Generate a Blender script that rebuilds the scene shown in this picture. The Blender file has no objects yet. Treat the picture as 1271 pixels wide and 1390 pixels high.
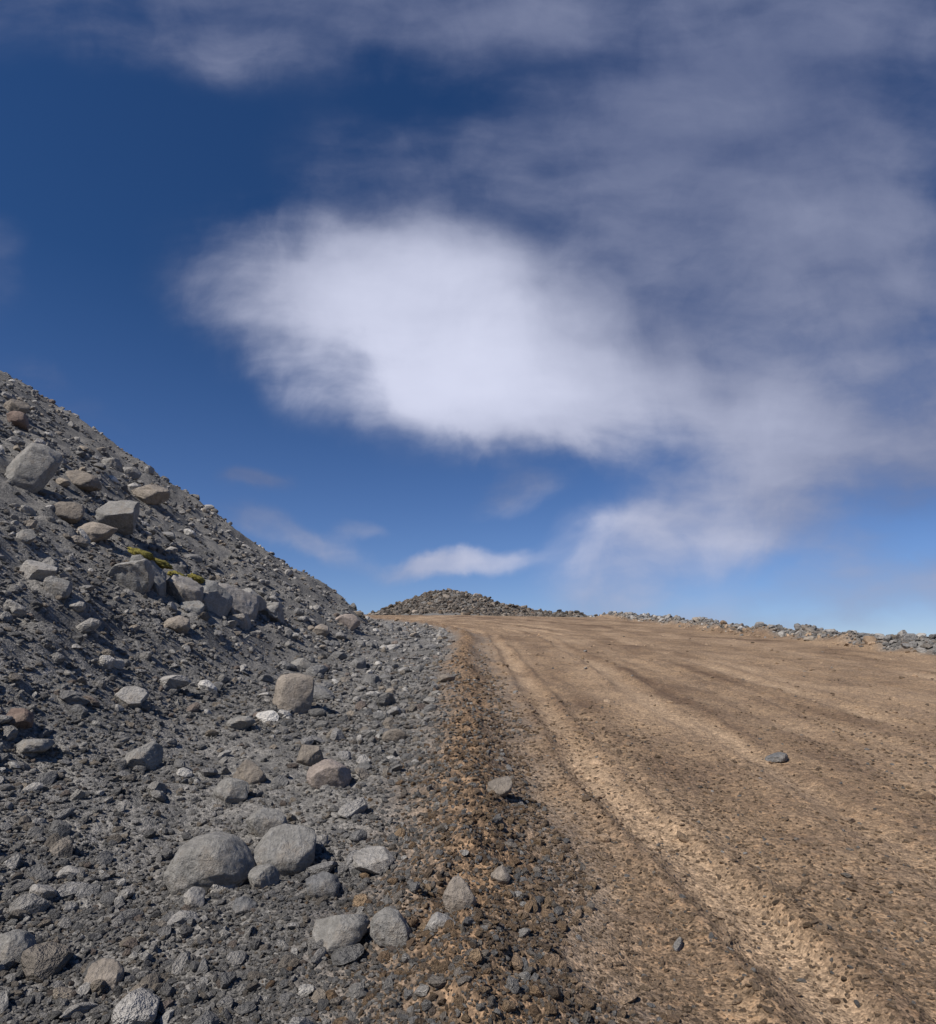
import bpy, bmesh, math, numpy as np
from mathutils import Vector
rng = np.random.default_rng(7)
scene = bpy.context.scene
# ------------------------------------------------------------ noise
def _hash(ix, iy, s):
    h = (ix.astype(np.int64)*374761393 + iy.astype(np.int64)*668265263 + s*974634777) & 0xffffffff
    h = ((h ^ (h >> 13))*1274126177) & 0xffffffff
    h = (h ^ (h >> 16)) & 0xffffff
    return h/float(0xffffff)
def vnoise(x, y, s=0):
    ix = np.floor(x); iy = np.floor(y); fx = x-ix; fy = y-iy
    fx = fx*fx*fx*(fx*(fx*6-15)+10); fy = fy*fy*fy*(fy*(fy*6-15)+10)
    a=_hash(ix,iy,s); b=_hash(ix+1,iy,s); c=_hash(ix,iy+1,s); d=_hash(ix+1,iy+1,s)
    return (a*(1-fx)+b*fx)*(1-fy)+(c*(1-fx)+d*fx)*fy
def fbm(x, y, o=4, s=0, g=.5):
    t=0*x; amp=1; n=0
    for i in range(o):
        t = t+amp*(vnoise(x,y,s+i*17)-.5); n+=amp; amp*=g
        x,y = x*1.93*.8-y*1.93*.6+3.1, x*1.93*.6+y*1.93*.8+7.7
    return t/n*2
def sstep(a,b,x):
    t=np.clip((x-a)/(b-a),0,1); return t*t*(3-2*t)
def softplus(x,w):
    return w*np.logaddexp(0, x/w)
# ------------------------------------------------------------ terrain
def curve(y):
    return -np.minimum(.0105*np.maximum(y-28,0)**2, 25)
def bermx(x,y):
    return x+.15-curve(y)-.27*np.exp(-(np.maximum(y,0)/7.)**2)+.12*fbm(y*.5,y*0,2,51)
# x0, half width, strength
TR=[(1.08,.17,1.),(1.95,.12,.4),(2.7,.22,.9),(3.45,.12,.4),(4.2,.2,.75),(5.0,.14,.4),(5.9,.22,.5),(6.8,.25,.8),(8.6,.22,.45),(9.9,.35,.6),(11.6,.25,.4)]
def tracks(x,y):
    """wheel tracks: returns (inside, rim) profiles summed over all tracks"""
    xs=x-curve(y); ins=0*x; rim=0*x; yy=np.maximum(y,0)
    wv=.10*fbm(x*.8,y*.5,3,260)
    for k,(x0,w,sg) in enumerate(TR):
        o=x0+(.45*np.exp(-(yy/5.5)**2) if k==0 else (.9*fbm(y*.045+k*7.3,y*0,2,200+k)+.12*np.exp(-(yy/6.)**2)))+.06*fbm(y*.5,y*0+k,2,220+k)
        dd=(xs+wv-o)/w
        st=sg*(.8+.2*sstep(-.2,.2,fbm(y*.25,y*0,2,239)) if k==0 else .4+.6*sstep(-.3,.25,fbm(y*.09+k*3.1,y*0+k,2,240+k)))
        ins=ins+st*np.exp(-dd**2); rim=rim+st*np.exp(-((np.abs(dd)-1.5)/.45)**2)
    return np.clip(ins,0,1),np.clip(rim,0,1)
def height(x, y):
    x=np.asarray(x,float); y=np.asarray(y,float)
    r=np.hypot(x,y)
    c=curve(y)
    z=.096*y - .096*softplus(y-70,2.5)
    z=z-.015*np.clip(x,0,14)
    jag=fbm(x*.9,y*.9,4,5)
    z=z+(.42+.4*jag)*np.exp(-((x-14.6)/.9)**2)
    z=z-.38*softplus(x-16.5,.8)
    w=-x-3.0+c+.35*fbm(x*.05+y*.35,y*.25,3,9)
    face=.66*softplus(w,.45)
    face=17-softplus(17-face,1.5)
    face=face-.55*softplus(y-31.5,1.0)
    face=softplus(face,.25)
    hillm=sstep(.1,1.2,face)
    face=face-.2*softplus(-x-38,3)
    z=z+face-.17
    z=z+hillm*(.42*fbm(x*.33,y*.33,4,21)+.2*fbm(x*1.3,y*1.3,3,31))
    z=z+4.6*np.exp(-(np.abs(x+4.0)/8.6)**2.3-((y-96)/12)**2)*(1+.16*fbm(x*.25,y*.25,4,41))
    z=z+1.9*np.exp(-((x-9)/9)**2-((y-94)/9)**2)*(1+.4*fbm(x*.4,y*.4,4,43))
    z=z+sstep(80,90,y)*sstep(30,20,np.abs(x))*.3*fbm(x*1.1,y*1.1,4,45)
    b=bermx(x,y)
    bm=np.exp(-(b/.36)**2)
    z=z+bm*(.145+.14*fbm(x*2.2,y*1.6,4,53)+.06*fbm(x*9,y*9,3,55))
    verge=sstep(.9,-.2,b)
    z=z-.05*np.exp(-((x-c+1.7)/.7)**2)
    z=z+verge*(.07*fbm(x*1.1,y*1.1,4,61)+.03*fbm(x*6,y*6,3,63))
    road=(1-verge)*sstep(15,13.5,x)
    ti,tr=tracks(x,y)
    z=z+(1-verge)*(.06*fbm(x*1.2,y*.4,4,71)+.026*fbm(x*5,y*3.5,4,73))
    z=z+road*(-.045*ti+.035*tr*(1+.8*fbm(x*3,y*3,2,75)))
    near=1-sstep(110,260,r)
    return z*near+(-24)*(1-near)
def zones(x,y):
    c=curve(y)
    b=bermx(x,y)
    e=.3*fbm(x*1.8,y*1.2,4,81)
    road=sstep(.15,1.05,b+e)*sstep(14.4,13.5,x+.6*fbm(x*.5,y*.5,3,83))*sstep(74,70,y)
    berm=np.exp(-((b+e*.8-.08)/.5)**2)
    xs=x-c
    wob=.45*fbm(y*.1,y*0+3,3,85)+.2*fbm(x*.6,y*.25,3,86)
    wob2=.5*fbm(y*.08,y*0+9,3,95)+.25*fbm(x*.5,y*.2,3,96)
    def g(x0,w,o=wob): return np.exp(-((xs+o-x0)/w)**2)
    brk=sstep(-.35,.25,fbm(x*.5,y*.13,4,97))
    brk2=sstep(-.3,.3,fbm(x*.5+40,y*.16,4,98))
    ti,tr=tracks(x,y)
    light=.8*ti+brk*(.4*g(2.75,.55)+.4*g(4.4,.45,wob2)+.45*g(6.6,.7)+.4*g(9.6,.8,wob2))
    dark=.3*tr+brk2*(.35*g(1.9,.3)+.8*g(3.6,.2,wob2)+.8*g(5.4,.3)+.8*g(8.3,.5,wob2)+.9*g(11.3,1.2))
    n=fbm(x*.8,y*.35,5,87); n2=fbm(x*1.9,y*1.1,5,89)
    light=np.clip(light*(1+1.2*n2)+1.0*np.maximum(n+.05,0),0,1)
    dark=np.clip(dark*(1+1.3*n2)+.9*np.maximum(-n-.1,0),0,1)
    return road,berm,light,dark
# ------------------------------------------------------------ mesh of ground
th=np.concatenate([np.linspace(-62,62,900),np.linspace(62,298,110)[1:-1]])
th=np.radians(th)
rr=np.concatenate([np.exp(np.arange(math.log(.6),math.log(125),.0085)),np.geomspace(128,4500,45)])
NT,NR=len(th),len(rr)
R,T=np.meshgrid(rr,th,indexing='ij')
X=(R*np.sin(T)).ravel(); Y=(R*np.cos(T)).ravel()
X=np.append(X,0.); Y=np.append(Y,0.)
Z=height(X,Y)
co=np.stack([X,Y,Z],1)
i=np.arange(NR-1)[:,None]; j=np.arange(NT)[None,:]; j2=(j+1)%NT
quads=np.stack([(i*NT+j),(i*NT+j2),((i+1)*NT+j2),((i+1)*NT+j)],-1).reshape(-1,4)
quads=quads[:,::-1]
cidx=len(X)-1
jj=np.arange(NT); tris=np.stack([jj, np.full(NT,cidx),(jj+1)%NT],-1)[:,::-1]
def build_mesh(name,co,quads,tris=None,smooth=True):
    me=bpy.data.meshes.new(name)
    nt=0 if tris is None else len(tris)
    me.vertices.add(len(co)); me.vertices.foreach_set('co',co.astype(np.float32).ravel())
    lv=quads.ravel() if quads is not None else np.zeros(0,int)
    nq=0 if quads is None else len(quads)
    if nt: lv=np.concatenate([lv,tris.ravel()])
    me.loops.add(len(lv)); me.loops.foreach_set('vertex_index',lv.astype(np.int32))
    me.polygons.add(nq+nt)
    ls=np.concatenate([np.arange(nq)*4,nq*4+np.arange(nt)*3])
    me.polygons.foreach_set('loop_start',ls.astype(np.int32))
    me.polygons.foreach_set('use_smooth',np.full(nq+nt,smooth))
    me.update(calc_edges=True); me.validate()
    return me
gme=build_mesh('terrain_ground',co,quads,tris)
ro,be,li,da=zones(X,Y)
for nm,arr in (('road',ro),('berm',be),('light',li),('dark',da)):
    a=gme.attributes.new(nm,'FLOAT','POINT'); a.data.foreach_set('value',arr.astype(np.float32))
ground=bpy.data.objects.new('terrain_ground',gme); scene.collection.objects.link(ground)
# ------------------------------------------------------------ node helper
class NT_:
    def __init__(s,tree): s.t=tree; s.n=tree.nodes; s.l=tree.links
    def new(s,ty,ins=None,**kw):
        nd=s.n.new(ty)
        for k,v in kw.items(): setattr(nd,k,v)
        if ins:
            for k,v in ins.items():
                if isinstance(v,bpy.types.NodeSocket): s.l.new(v,nd.inputs[k])
                else: nd.inputs[k].default_value=v
        return nd
    def math(s,op,a,b=0.,c=0.,clamp=False):
        return s.new('ShaderNodeMath',{0:a,1:b,2:c},operation=op,use_clamp=clamp).outputs[0]
    def mix(s,f,a,b,bt='MIX'):
        nd=s.new('ShaderNodeMix',data_type='RGBA',blend_type=bt)
        for k,v in ((0,f),(6,a),(7,b)):
            if isinstance(v,bpy.types.NodeSocket): s.l.new(v,nd.inputs[k])
            elif k and len(v)==3: nd.inputs[k].default_value=(*v,1)
            else: nd.inputs[k].default_value=v
        return nd.outputs[2]
    def rng(s,v,a,b,c=0.,d=1.,smooth=True):
        return s.new('ShaderNodeMapRange',{0:v,1:a,2:b,3:c,4:d},interpolation_type='SMOOTHSTEP' if smooth else 'LINEAR').outputs[0]
def newmat(name):
    m=bpy.data.materials.new(name); m.use_nodes=True; m.node_tree.nodes.clear(); return m,NT_(m.node_tree)
m,N=newmat('gravel_ground')
tc=N.new('ShaderNodeTexCoord').outputs['Object']
def attr(nm,ty='GEOMETRY'): return N.new('ShaderNodeAttribute',attribute_name=nm,attribute_type=ty)
aro,abe,ali,ada=[attr(k).outputs['Fac'] for k in('road','berm','light','dark')]
n1=N.new('ShaderNodeTexNoise',{'Vector':tc,'Scale':1.3,'Detail':5.,'Roughness':.65}).outputs[0]
n2=N.new('ShaderNodeTexNoise',{'Vector':tc,'Scale':14.,'Detail':5.,'Roughness':.75}).outputs[0]
v1=N.new('ShaderNodeTexVoronoi',{'Vector':tc,'Scale':85.,'Randomness':1.})
v2=N.new('ShaderNodeTexVoronoi',{'Vector':tc,'Scale':27.,'Randomness':1.})
def lum(c): return N.new('ShaderNodeSeparateColor',{0:c}).outputs[0]
r1,r2=lum(v1.outputs['Color']),lum(v2.outputs['Color'])
grey=N.mix(N.rng(n1,.35,.65),(.125,.120,.114),(.205,.193,.177))
grey=N.mix(N.math('MULTIPLY',N.rng(n2,.5,.75),.45),grey,(.18,.155,.13))
bermc=N.mix(N.rng(n2,.35,.65),(.135,.093,.062),(.26,.168,.10))
rbase=N.mix(N.rng(n1,.35,.65),(.185,.130,.088),(.285,.198,.125))
rbase=N.mix(N.math('MULTIPLY',N.rng(n2,.48,.7),.5),rbase,(.31,.18,.09))
rbase=N.mix(N.math('MULTIPLY',ali,.8),rbase,(.385,.275,.18))
rbase=N.mix(N.math('MULTIPLY',ada,.8),rbase,(.105,.066,.044))
col=N.mix(abe,grey,bermc); col=N.mix(aro,col,rbase)
def lin(v,a,b): return N.rng(v,0.,1.,a,b,False)
amp=N.math('MULTIPLY',lin(r1,.65,1.4),lin(r2,.78,1.22))
amp=N.math('MULTIPLY',amp,N.rng(n2,.25,.75,.62,1.38,False))
col=N.new('ShaderNodeVectorMath',{0:col,'Scale':amp},operation='SCALE').outputs[0]
hgt=N.math('ADD',N.math('MULTIPLY',v1.outputs['Distance'],-.5),N.math('MULTIPLY',v2.outputs['Distance'],-.8))
hgt=N.math('ADD',hgt,N.math('MULTIPLY',n2,1.4))
bmp=N.new('ShaderNodeBump',{'Strength':.8,'Distance':.018,'Height':hgt}).outputs[0]
bs=N.new('ShaderNodeBsdfPrincipled',{'Base Color':col,'Roughness':.95,'Normal':bmp,'Specular IOR Level':.15})
N.new('ShaderNodeOutputMaterial',{0:bs.outputs[0]})
gme.materials.append(m)
def stone_mat(name,inst):
    m,N=newmat(name)
    tc=N.new('ShaderNodeTexCoord').outputs['Object']
    if inst: base=N.new('ShaderNodeAttribute',attribute_name='tint',attribute_type='INSTANCER').outputs['Vector']
    else: base=N.new('ShaderNodeObjectInfo').outputs['Color']
    k=2.5 if inst else 5.
    n1=N.new('ShaderNodeTexNoise',{'Vector':tc,'Scale':k,'Detail':4. if inst else 8.,'Roughness':.7}).outputs[0]
    if inst:
        amp=N.rng(n1,.25,.75,.65,1.35,False); h=n1
    else:
        n2=N.new('ShaderNodeTexNoise',{'Vector':tc,'Scale':k*7,'Detail':5.,'Roughness':.7}).outputs[0]
        amp=N.math('MULTIPLY',N.rng(n1,.25,.75,.6,1.4,False),N.rng(n2,.3,.7,.7,1.3,False))
        h=N.math('ADD',n1,N.math('MULTIPLY',n2,.45))
    c=N.new('ShaderNodeVectorMath',{0:base,'Scale':amp},operation='SCALE').outputs[0]
    if not inst:
        n3=N.new('ShaderNodeTexNoise',{'Vector':tc,'Scale':3.1,'Detail':7.,'Roughness':.75}).outputs[0]
        c=N.mix(N.math('MULTIPLY',N.rng(n3,.5,.66),.55),c,(.225,.185,.145))
        vv=N.new('ShaderNodeTexVoronoi',{'Vector':tc,'Scale':38.}).outputs['Distance']
        c=N.mix(N.rng(vv,.05,.16,.5,0.),c,(.06,.06,.06))
    b=N.new('ShaderNodeBump',{'Strength':.9,'Distance':.12 if inst else .06,'Height':h}).outputs[0]
    bs=N.new('ShaderNodeBsdfPrincipled',{'Base Color':c,'Roughness':.88,'Normal':b,'Specular IOR Level':.25})
    N.new('ShaderNodeOutputMaterial',{0:bs.outputs[0]})
    return m
m_inst=stone_mat('loose_stone',True); m_rock=stone_mat('boulder_stone',False)
# ------------------------------------------------------------ rock shapes
_ico={}
def ico(sub):
    if sub not in _ico:
        bm=bmesh.new(); bmesh.ops.create_icosphere(bm,subdivisions=sub,radius=1.)
        v=np.array([p.co[:] for p in bm.verts]); f=np.array([[q.index for q in p.verts] for p in bm.faces]); bm.free()
        _ico[sub]=(v/np.linalg.norm(v,axis=1)[:,None],f)
    return _ico[sub]
def n3(p,s,f):
    return (fbm(p[:,0]*f+s,p[:,1]*f+p[:,2]*f*.7,4,int(s)%97)+fbm(p[:,1]*f-s,p[:,2]*f+p[:,0]*f*.6,4,int(s)%89+3))*.5
def rock_verts(seed,sub,cuts,hard,rough=.05,box=0):
    g=np.random.default_rng(seed); v,f=ico(sub); p=v.copy()
    if box: p=p/((np.abs(p)**box).sum(1)**(1/box))[:,None]
    p=p*(1+.22*n3(v,seed*1.37+5,1.1))[:,None]
    for k in range(cuts):
        n=g.normal(size=3); n/=np.linalg.norm(n); c=g.uniform(.5,.85)*(1.15 if box else 1)
        d=np.maximum(p@n-c,0); p=p-n[None]*(d*hard)[:,None]
    p=p*(1+rough*n3(v,seed*2.1+9,3.5)+rough*.4*n3(v,seed*3.3+1,9.))[:,None]
    mx=(p.max(0)-p.min(0))/2; p=(p-(p.max(0)+p.min(0))/2)/mx
    return p,f
protos=bpy.data.collections.new('gravel_stone_shapes')
for k in range(14):
    p,f=rock_verts(100+k,3 if k<3 else 2,9+k%5,.95,.05)
    p=p*.5
    me=build_mesh('stone_shape',p,None,f,smooth=False); me.materials.append(m_inst)
    o=bpy.data.objects.new('stone_shape_%02d'%k,me); protos.objects.link(o)
# ------------------------------------------------------------ scatter
def scatter(name,P,S,ROT,IDX,TINT):
    me=bpy.data.meshes.new(name); me.vertices.add(len(P)); me.vertices.foreach_set('co',P.astype(np.float32).ravel())
    for nm,ty,arr,key in(('scl','FLOAT_VECTOR',S,'vector'),('rot','FLOAT_VECTOR',ROT,'vector'),('tint','FLOAT_VECTOR',TINT,'vector'),('idx','INT',IDX,'value')):
        a=me.attributes.new(nm,ty,'POINT'); a.data.foreach_set(key,(arr.astype(np.int32) if ty=='INT' else arr.astype(np.float32)).ravel())
    me.materials.append(m_inst)
    o=bpy.data.objects.new(name,me); scene.collection.objects.link(o)
    ng=bpy.data.node_groups.new(name+'_scatter','GeometryNodeTree')
    ng.interface.new_socket('Geometry',in_out='INPUT',socket_type='NodeSocketGeometry')
    ng.interface.new_socket('Geometry',in_out='OUTPUT',socket_type='NodeSocketGeometry')
    n=ng.nodes; l=ng.links
    gi=n.new('NodeGroupInput'); go=n.new('NodeGroupOutput'); ip=n.new('GeometryNodeInstanceOnPoints')
    ci=n.new('GeometryNodeCollectionInfo'); ci.inputs['Collection'].default_value=protos
    ci.inputs['Separate Children'].default_value=True; ci.inputs['Reset Children'].default_value=True
    def na(nm,dt):
        a=n.new('GeometryNodeInputNamedAttribute'); a.data_type=dt; a.inputs['Name'].default_value=nm; return a.outputs['Attribute']
    l.new(gi.outputs[0],ip.inputs['Points']); l.new(ci.outputs[0],ip.inputs['Instance'])
    ip.inputs['Pick Instance'].default_value=True
    l.new(na('idx','INT'),ip.inputs['Instance Index']); l.new(na('rot','FLOAT_VECTOR'),ip.inputs['Rotation'])
    l.new(na('scl','FLOAT_VECTOR'),ip.inputs['Scale']); l.new(ip.outputs[0],go.inputs[0])
    md=o.modifiers.new('scatter','NODES'); md.node_group=ng
    return o
NP=215000; AL=2.7
t=rng.random(NP); r0,r1_=1.6,115.
r=( r0**-.7 + t*(r1_**-.7-r0**-.7))**(-1/.7)
tt=np.radians(rng.uniform(-52,48,NP))
x=r*np.sin(tt); y=r*np.cos(tt)
s=.0036*r*rng.random(NP)**(-1/AL)
# rubble on the far mound
M=14000
x=np.append(x,rng.uniform(-22,26,M)); y=np.append(y,rng.uniform(80,100,M)); s=np.append(s,np.minimum(.17*rng.random(M)**(-1/2.3),.9))
# rubble heaped along the outer shoulder
M2=6000
ys_=rng.uniform(8,68,M2)
x=np.append(x,14.6+rng.normal(0,.7,M2)); y=np.append(y,ys_); s=np.append(s,np.minimum(.08*rng.random(M2)**(-1/2.2),.6)); r=np.hypot(x,y)
far=y>78; NP=len(x)
ro,be,li,da=zones(x,y)
bx=bermx(x,y)
patch=fbm(x*.45,y*.3,3,91)
cap=np.where(ro>.5,.045,np.where(bx>-.45,.075,np.where(r>9,.5,.22)))
cap=np.where((x>13.4)&(y>8),.6,cap); cap=np.where(far,.9,cap)
edge_=np.exp(-np.maximum(bx-.4,0)/.8)
bandr=(ro>.5)&(rng.random(NP)<.08+.08*edge_)
cap=np.where(bandr,.15,cap)
pr_road=np.clip(.26+.3*edge_+.75*fbm(x*.7,y*.5,3,92),.05,.75)*(1-.5*li)
keep=(s<cap)&(rng.random(NP)<np.where(ro>.5,pr_road,np.where(bx>-.45,.85,np.clip(.72+1.3*patch,.22,1))))
x,y,s,ro,be,li,da,r,bx,far=[q[keep] for q in(x,y,s,ro,be,li,da,r,bx,far)]
K=len(x)
pal=np.array([(.225,.215,.205),(.18,.174,.168),(.29,.274,.255),(.37,.348,.32),(.22,.192,.162),(.30,.255,.205),(.145,.14,.135),(.20,.162,.138),(.47,.445,.41)])
pr=np.array([.24,.19,.18,.12,.09,.06,.06,.03,.04]); pr/=pr.sum()
tint=pal[rng.choice(len(pal),K,p=pr)]
palb=np.array([(.21,.143,.092),(.26,.178,.11),(.16,.117,.083),(.31,.22,.14),(.24,.21,.18)])
tb=palb[rng.integers(0,5,K)]
pb=np.maximum(be,sstep(-.3,.1,bx))*(x<13)*(~far)
tint=np.where((rng.random(K)<pb*.75)[:,None],tb,tint)
rc=np.array([.40,.285,.19])*(.5+.85*rng.random(K))[:,None]
rc=rc*(1+.3*li-.45*da)[:,None]
tint=np.where((rng.random(K)<ro*.86)[:,None],rc,tint)
tint=tint*rng.uniform(.75,1.25,K)[:,None]
tint=np.where(far[:,None],tint*np.array([.56,.50,.44])*rng.uniform(.6,1.4,K)[:,None],tint)
sc=s[:,None]*np.stack([rng.uniform(.8,1.3,K),rng.uniform(.6,1.,K),rng.uniform(.4,.8,K)],1)
sc[:,2]*=np.where(ro>.5,.8,1.)
rot=np.stack([rng.normal(0,.4,K),rng.normal(0,.4,K),rng.uniform(0,6.28,K)],1)
z=height(x,y)+s*np.where(ro>.5,.05,.14)
onroad=ro>.5
P=np.stack([x,y,z],1); idx=rng.integers(0,14,K)
for nm,mk in(('scree_gravel',~onroad),('road_gravel',onroad)):
    scatter(nm,P[mk],sc[mk],rot[mk],idx[mk],tint[mk])
# ------------------------------------------------------------ boulders  (x, y, width, height, colour, roundness)
G=(.255,.243,.225);Lt=(.34,.32,.295);Tn=(.29,.25,.21);Bn=(.22,.19,.16);Pk=(.33,.275,.24);Dk=(.17,.168,.167);Rd=(.19,.14,.118)
BL=[(-9.27,13.43,1.07,1.15,G,1),(-9.50,15.70,.90,.50,Bn,0),(-8.21,13.15,.71,.47,Bn,1),(-8.02,14.37,1.21,.81,G,0),(-7.54,13.11,.81,.41,Tn,1),(-10.04,20.25,1.10,.64,Tn,0),
(-5.75,8.75,.48,.27,Lt,0),(-5.34,8.62,.36,.24,G,1),(-4.73,10.80,.49,.29,Tn,1),(-3.72,7.56,.34,.24,Lt,0),(-2.89,6.12,.33,.24,G,0),(-2.47,9.62,.66,.62,Tn,1),
(-1.93,6.21,.29,.19,Bn,1),(-1.90,5.65,.28,.19,G,0),(-1.19,5.98,.37,.24,Pk,1),(-1.56,6.88,.29,.22,Bn,0),(-1.49,4.08,.48,.30,G,2),(-1.12,4.32,.41,.30,G,2),
(-1.41,4.95,.30,.18,G,1),(-1.15,4.04,.18,.13,G,1),(-.56,4.24,.26,.14,Lt,0),(-.04,3.53,.17,.18,Tn,1),(.17,3.88,.11,.09,Tn,1),(-.59,3.34,.27,.16,G,0),(-.79,3.94,.2,.13,Dk,0),
(-1.45,3.85,.135,.1,Lt,1),(-4.14,22.9,.9,.6,Pk,1),(-3.87,5.93,.25,.18,Rd,0),(-3.64,5.73,.34,.13,G,0),(-2.71,8.19,.34,.17,G,0),(3.1,7.0,.24,.08,Dk,0),(-12.7,17.6,.7,.5,Rd,1),
(-2.25,3.82,.15,.09,Lt,0),(-2.26,4.12,.125,.08,Lt,0),(-.82,7.8,.29,.15,Bn,1),(.24,5.27,.2,.14,Bn,0),(-.35,3.34,.2,.13,G,1),(-1.15,3.77,.13,.08,Dk,0),(-.12,3.3,.13,.08,Lt,1),
(-11.8,21,.65,.45,G,0),(-6.6,9.7,.32,.22,G,0),(-.4,12.4,.34,.16,Bn,1),(-2.05,3.3,.2,.12,G,0),(-1.55,3.15,.16,.11,Tn,0),(-14.2,19.5,.8,.5,Bn,0),(-12.2,23.,.7,.45,G,1),(-3.3,13.5,.5,.3,G,0),(-4.2,19.,.55,.35,Tn,1)]
for k,(bx_,by_,bw,bh,cc,rd) in enumerate(BL):
    cuts,hard=[(12,.9),(10,.78),(6,.6)][rd]
    p,f=rock_verts(400+k,5,cuts,hard,[.10,.10,.07][rd])
    p=p*np.array([bw/2,bw*.42,bh*.56])
    a_=(k*1.7)%.6-.3
    R2=np.array([[math.cos(a_),0,math.sin(a_)],[0,1,0],[-math.sin(a_),0,math.cos(a_)]]); p=p@R2.T
    me=build_mesh('boulder',p,None,f); me.materials.append(m_rock)
    o=bpy.data.objects.new('boulder',me); scene.collection.objects.link(o)
    yy=by_+bw*.3
    o.location=(bx_,yy,float(height(bx_,yy))+bh*.26); o.color=(*cc,1)
# ------------------------------------------------------------ rock outcrop with moss
oc=bpy.data.objects.new('rock_outcrop',None); scene.collection.objects.link(oc)
oc.location=(-5.6,13.,float(height(-5.6,13.)))
m_moss,N=newmat('moss')
tcm=N.new('ShaderNodeTexCoord').outputs['Object']
nm_=N.new('ShaderNodeTexNoise',{'Vector':tcm,'Scale':22.,'Detail':6.,'Roughness':.75}).outputs[0]
cm=N.mix(N.rng(nm_,.35,.65),(.10,.09,.03),(.27,.23,.06))
bm_=N.new('ShaderNodeBump',{'Strength':1.,'Distance':.03,'Height':nm_}).outputs[0]
bs=N.new('ShaderNodeBsdfPrincipled',{'Base Color':cm,'Roughness':1.,'Normal':bm_,'Specular IOR Level':.1})
N.new('ShaderNodeOutputMaterial',{0:bs.outputs[0]})
def add_child(name,p,f,loc,mat,col):
    me=build_mesh(name,p,None,f); me.materials.append(mat)
    o=bpy.data.objects.new(name,me); scene.collection.objects.link(o); o.parent=oc
    o.location=Vector(loc)-oc.location; o.color=(*col,1)
blocks=[(-5.95,11.7,.75,.9,.6,.1),(-5.85,12.3,.6,.8,.8,-.1),(-5.55,12.9,.7,.8,.85,.15),(-5.25,13.6,.5,.8,.6,-.3),(-5.5,14.2,.8,.9,.85,.1),(-5.2,15.0,.7,.9,.7,-.15),(-5.2,15.9,.7,.9,.6,.2),(-5.2,12.6,.4,.6,.4,.4),(-4.9,14.5,.4,.7,.35,.2),(-5.0,16.8,.6,.9,.5,.1)]
for k,(a,b,wx,wy,hz,ang) in enumerate(blocks):
    p,f=rock_verts(700+k,5,12,.96,.14,box=4)
    p=p*np.array([wx*.6,wy*.58,hz*.6])
    tl=.3
    R1=np.array([[1,0,0],[0,math.cos(tl),-math.sin(tl)],[0,math.sin(tl),math.cos(tl)]]).T
    Rz=np.array([[math.cos(ang),-math.sin(ang),0],[math.sin(ang),math.cos(ang),0],[0,0,1]])
    p=p@R1.T@Rz.T
    add_child('block_%d'%(k+1),p,f,(a,b,float(height(a,b))-hz*.02),m_rock,[(.27,.26,.245),(.22,.215,.205),(.30,.275,.25)][k%3])
for k,(a,b,w,l) in enumerate([(-6.05,12.2,.24,.25),(-5.95,12.7,.26,.3),(-5.8,13.3,.2,.25),(-5.75,14.1,.2,.25)]):
    p,f=rock_verts(800+k,4,0,.5,.5); p=p*np.array([w,l,.09])
    p[:,2]+=p[:,0]*-.35
    add_child('moss_%d'%(k+1),p,f,(a,b,float(height(a,b))+.42),m_moss,(1,1,1))
# ------------------------------------------------------------ world
world=bpy.data.worlds.new('World'); scene.world=world; world.use_nodes=True
world.cycles.sampling_method='MANUAL'; world.cycles.sample_map_resolution=512
world.node_tree.nodes.clear(); N=NT_(world.node_tree)
EL,AZ=math.radians(47),math.radians(-134)
tl_=math.radians(12.75)
sky=N.new('ShaderNodeTexSky',sky_type='NISHITA',sun_disc=False,sun_elevation=EL,sun_rotation=AZ,altitude=900.,air_density=1.,dust_density=.3,ozone_density=3.)
d=N.new('ShaderNodeTexCoord').outputs['Generated']
ct,st=math.cos(tl_),math.sin(tl_)
def dot(v): return N.new('ShaderNodeVectorMath',{0:d,1:v},operation='DOT_PRODUCT').outputs['Value']
Fw=N.math('MAXIMUM',dot((0,ct,st)),.06)
A=N.math('DIVIDE',dot((1,0,0)),Fw); B=N.math('DIVIDE',dot((0,-st,ct)),Fw)
P0=N.new('ShaderNodeCombineXYZ',{0:A,1:B}).outputs[0]
def warp(P,scale,amt,detail=3.):
    c=N.new('ShaderNodeTexNoise',{'Vector':P,'Scale':scale,'Detail':detail,'Roughness':.55}).outputs['Color']
    c=N.new('ShaderNodeVectorMath',{0:c,1:(.5,.5,.5)},operation='SUBTRACT').outputs[0]
    c=N.new('ShaderNodeVectorMath',{0:c,'Scale':amt},operation='SCALE').outputs[0]
    return N.new('ShaderNodeVectorMath',{0:P,1:c},operation='ADD').outputs[0]
Pa=warp(warp(P0,2.2,.12,1.),9.,.03,2.); P1=warp(warp(P0,3.,.17,2.),11.,.06,4.)
P2=N.new('ShaderNodeVectorMath',{0:P1,1:(1,1,0)},operation='MULTIPLY').outputs[0]
def blobs(lst,P):
    acc=0.
    for (a,b,rx,ry,rot,w) in lst:
        mp=N.new('ShaderNodeMapping',{'Vector':P,'Location':(a,b,0),'Rotation':(0,0,math.radians(rot)),'Scale':(rx,ry,1)},vector_type='TEXTURE').outputs[0]
        gr=N.new('ShaderNodeTexGradient',{'Vector':mp},gradient_type='SPHERICAL').outputs['Fac']
        gr=N.rng(gr,0.,.8)
        acc=N.math('MULTIPLY_ADD',gr,w,acc)
    return acc
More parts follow.
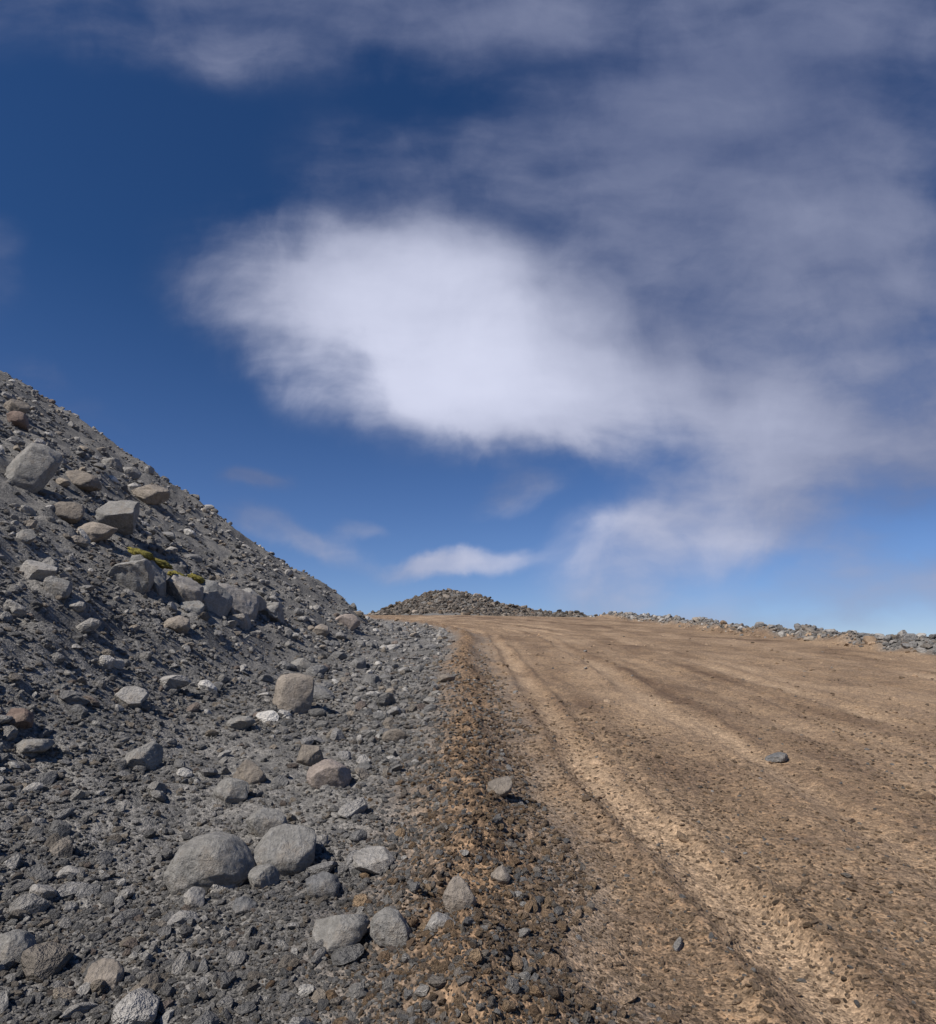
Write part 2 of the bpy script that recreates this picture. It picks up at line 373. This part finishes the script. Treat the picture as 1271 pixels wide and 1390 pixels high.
S=blobs([(-.06,.27,.42,.21,-20,.85),(-.33,.33,.22,.13,-28,.6),(.0,.16,.32,.12,-8,.55),(-.16,.44,.24,.24,45,.5),(.2,.19,.36,.18,5,.6),
 (.14,.42,.5,.3,25,.5),(.38,.5,.6,.42,25,.55),(.62,.42,.5,.5,0,.5),(.6,.19,.4,.34,50,.45),(.38,.03,.36,.17,42,.42),(.24,-.07,.20,.12,38,.38),(.62,.06,.38,.18,25,.38),
 (-.4,.80,.8,.2,-6,.6),(.3,.76,.8,.28,0,.55),(.06,.033,.10,.05,0,.65),(-.02,-.077,.19,.034,4,.75),(-.26,-.033,.17,.04,-22,.6),(-.17,-.02,.06,.022,0,.5),
 (-.31,.05,.07,.03,0,.45),(-.72,.36,.09,.10,-30,.28),(.58,-.14,.45,.09,12,.65),(-.63,.19,.16,.04,-25,.35)],P2)
BR=blobs([(-.1,.27,.46,.24,-15,.78),(.02,.18,.42,.16,-5,.4),(.3,0,.55,.3,30,.28),(.55,.2,.5,.4,30,.18),(-.05,-.06,.6,.14,0,.5),(.6,-.14,.45,.14,0,.4),(-.65,.32,.2,.2,0,.2),(.12,.36,.45,.24,20,.15)],P1)
ms=N.new('ShaderNodeMapping',{'Vector':Pa,'Rotation':(0,0,math.radians(-58)),'Scale':(1.4,4.6,1)}).outputs[0]
na_=N.new('ShaderNodeTexNoise',{'Vector':ms,'Scale':1.6,'Detail':8.,'Roughness':.52}).outputs[0]
nb_=N.new('ShaderNodeTexNoise',{'Vector':P1,'Scale':3.6,'Detail':8.,'Roughness':.57}).outputs[0]
nn=N.math('SUBTRACT',N.math('MULTIPLY_ADD',na_,1.15,nb_),1.07)
edge=N.math('MULTIPLY',S,2.5,clamp=True)
D=N.math('MULTIPLY_ADD',N.math('MULTIPLY',nn,edge),1.65,S)
D=N.rng(D,.0,1.25,smooth=True)
BR=N.math('ADD',BR,N.math('MULTIPLY',nn,.6))
BR=N.rng(BR,-.25,1.4)
SC=10.
cl=N.mix(BR,tuple(v*SC for v in(.088,.120,.24)),tuple(v*SC for v in(.71,.74,.91)))
sz=N.new('ShaderNodeSeparateXYZ',{0:d}).outputs[2]
tintc=N.mix(N.rng(sz,.0,.5,0.,1.,False),(.62,.68,.92),(.24,.44,.68))
skc=N.mix(1.,sky.outputs[0],tintc,'MULTIPLY')
fin=N.mix(N.math('MULTIPLY',D,.95),skc,cl)
bg=N.new('ShaderNodeBackground',{0:fin,1:.1})
N.new('ShaderNodeOutputWorld',{0:bg.outputs[0]})
# sun
sd=bpy.data.lights.new('sun','SUN'); sd.energy=5.0; sd.angle=math.radians(.5); sd.color=(1,.95,.88)
so=bpy.data.objects.new('sun',sd); scene.collection.objects.link(so)
dirv=Vector((math.sin(AZ)*math.cos(EL),math.cos(AZ)*math.cos(EL),math.sin(EL)))
so.rotation_euler=dirv.to_track_quat('Z','Y').to_euler()
# camera
cam=bpy.data.cameras.new('camera'); cam.sensor_fit='VERTICAL'; cam.sensor_height=24; cam.lens=24*906/1390; cam.clip_end=12000; cam.clip_start=.05
cobj=bpy.data.objects.new('camera',cam); scene.collection.objects.link(cobj)
cobj.location=(0,0,1.6); cobj.rotation_euler=(math.radians(90+12.75),0,0); scene.camera=cobj
scene.view_settings.view_transform='Standard'; scene.view_settings.look='None'; scene.view_settings.exposure=0
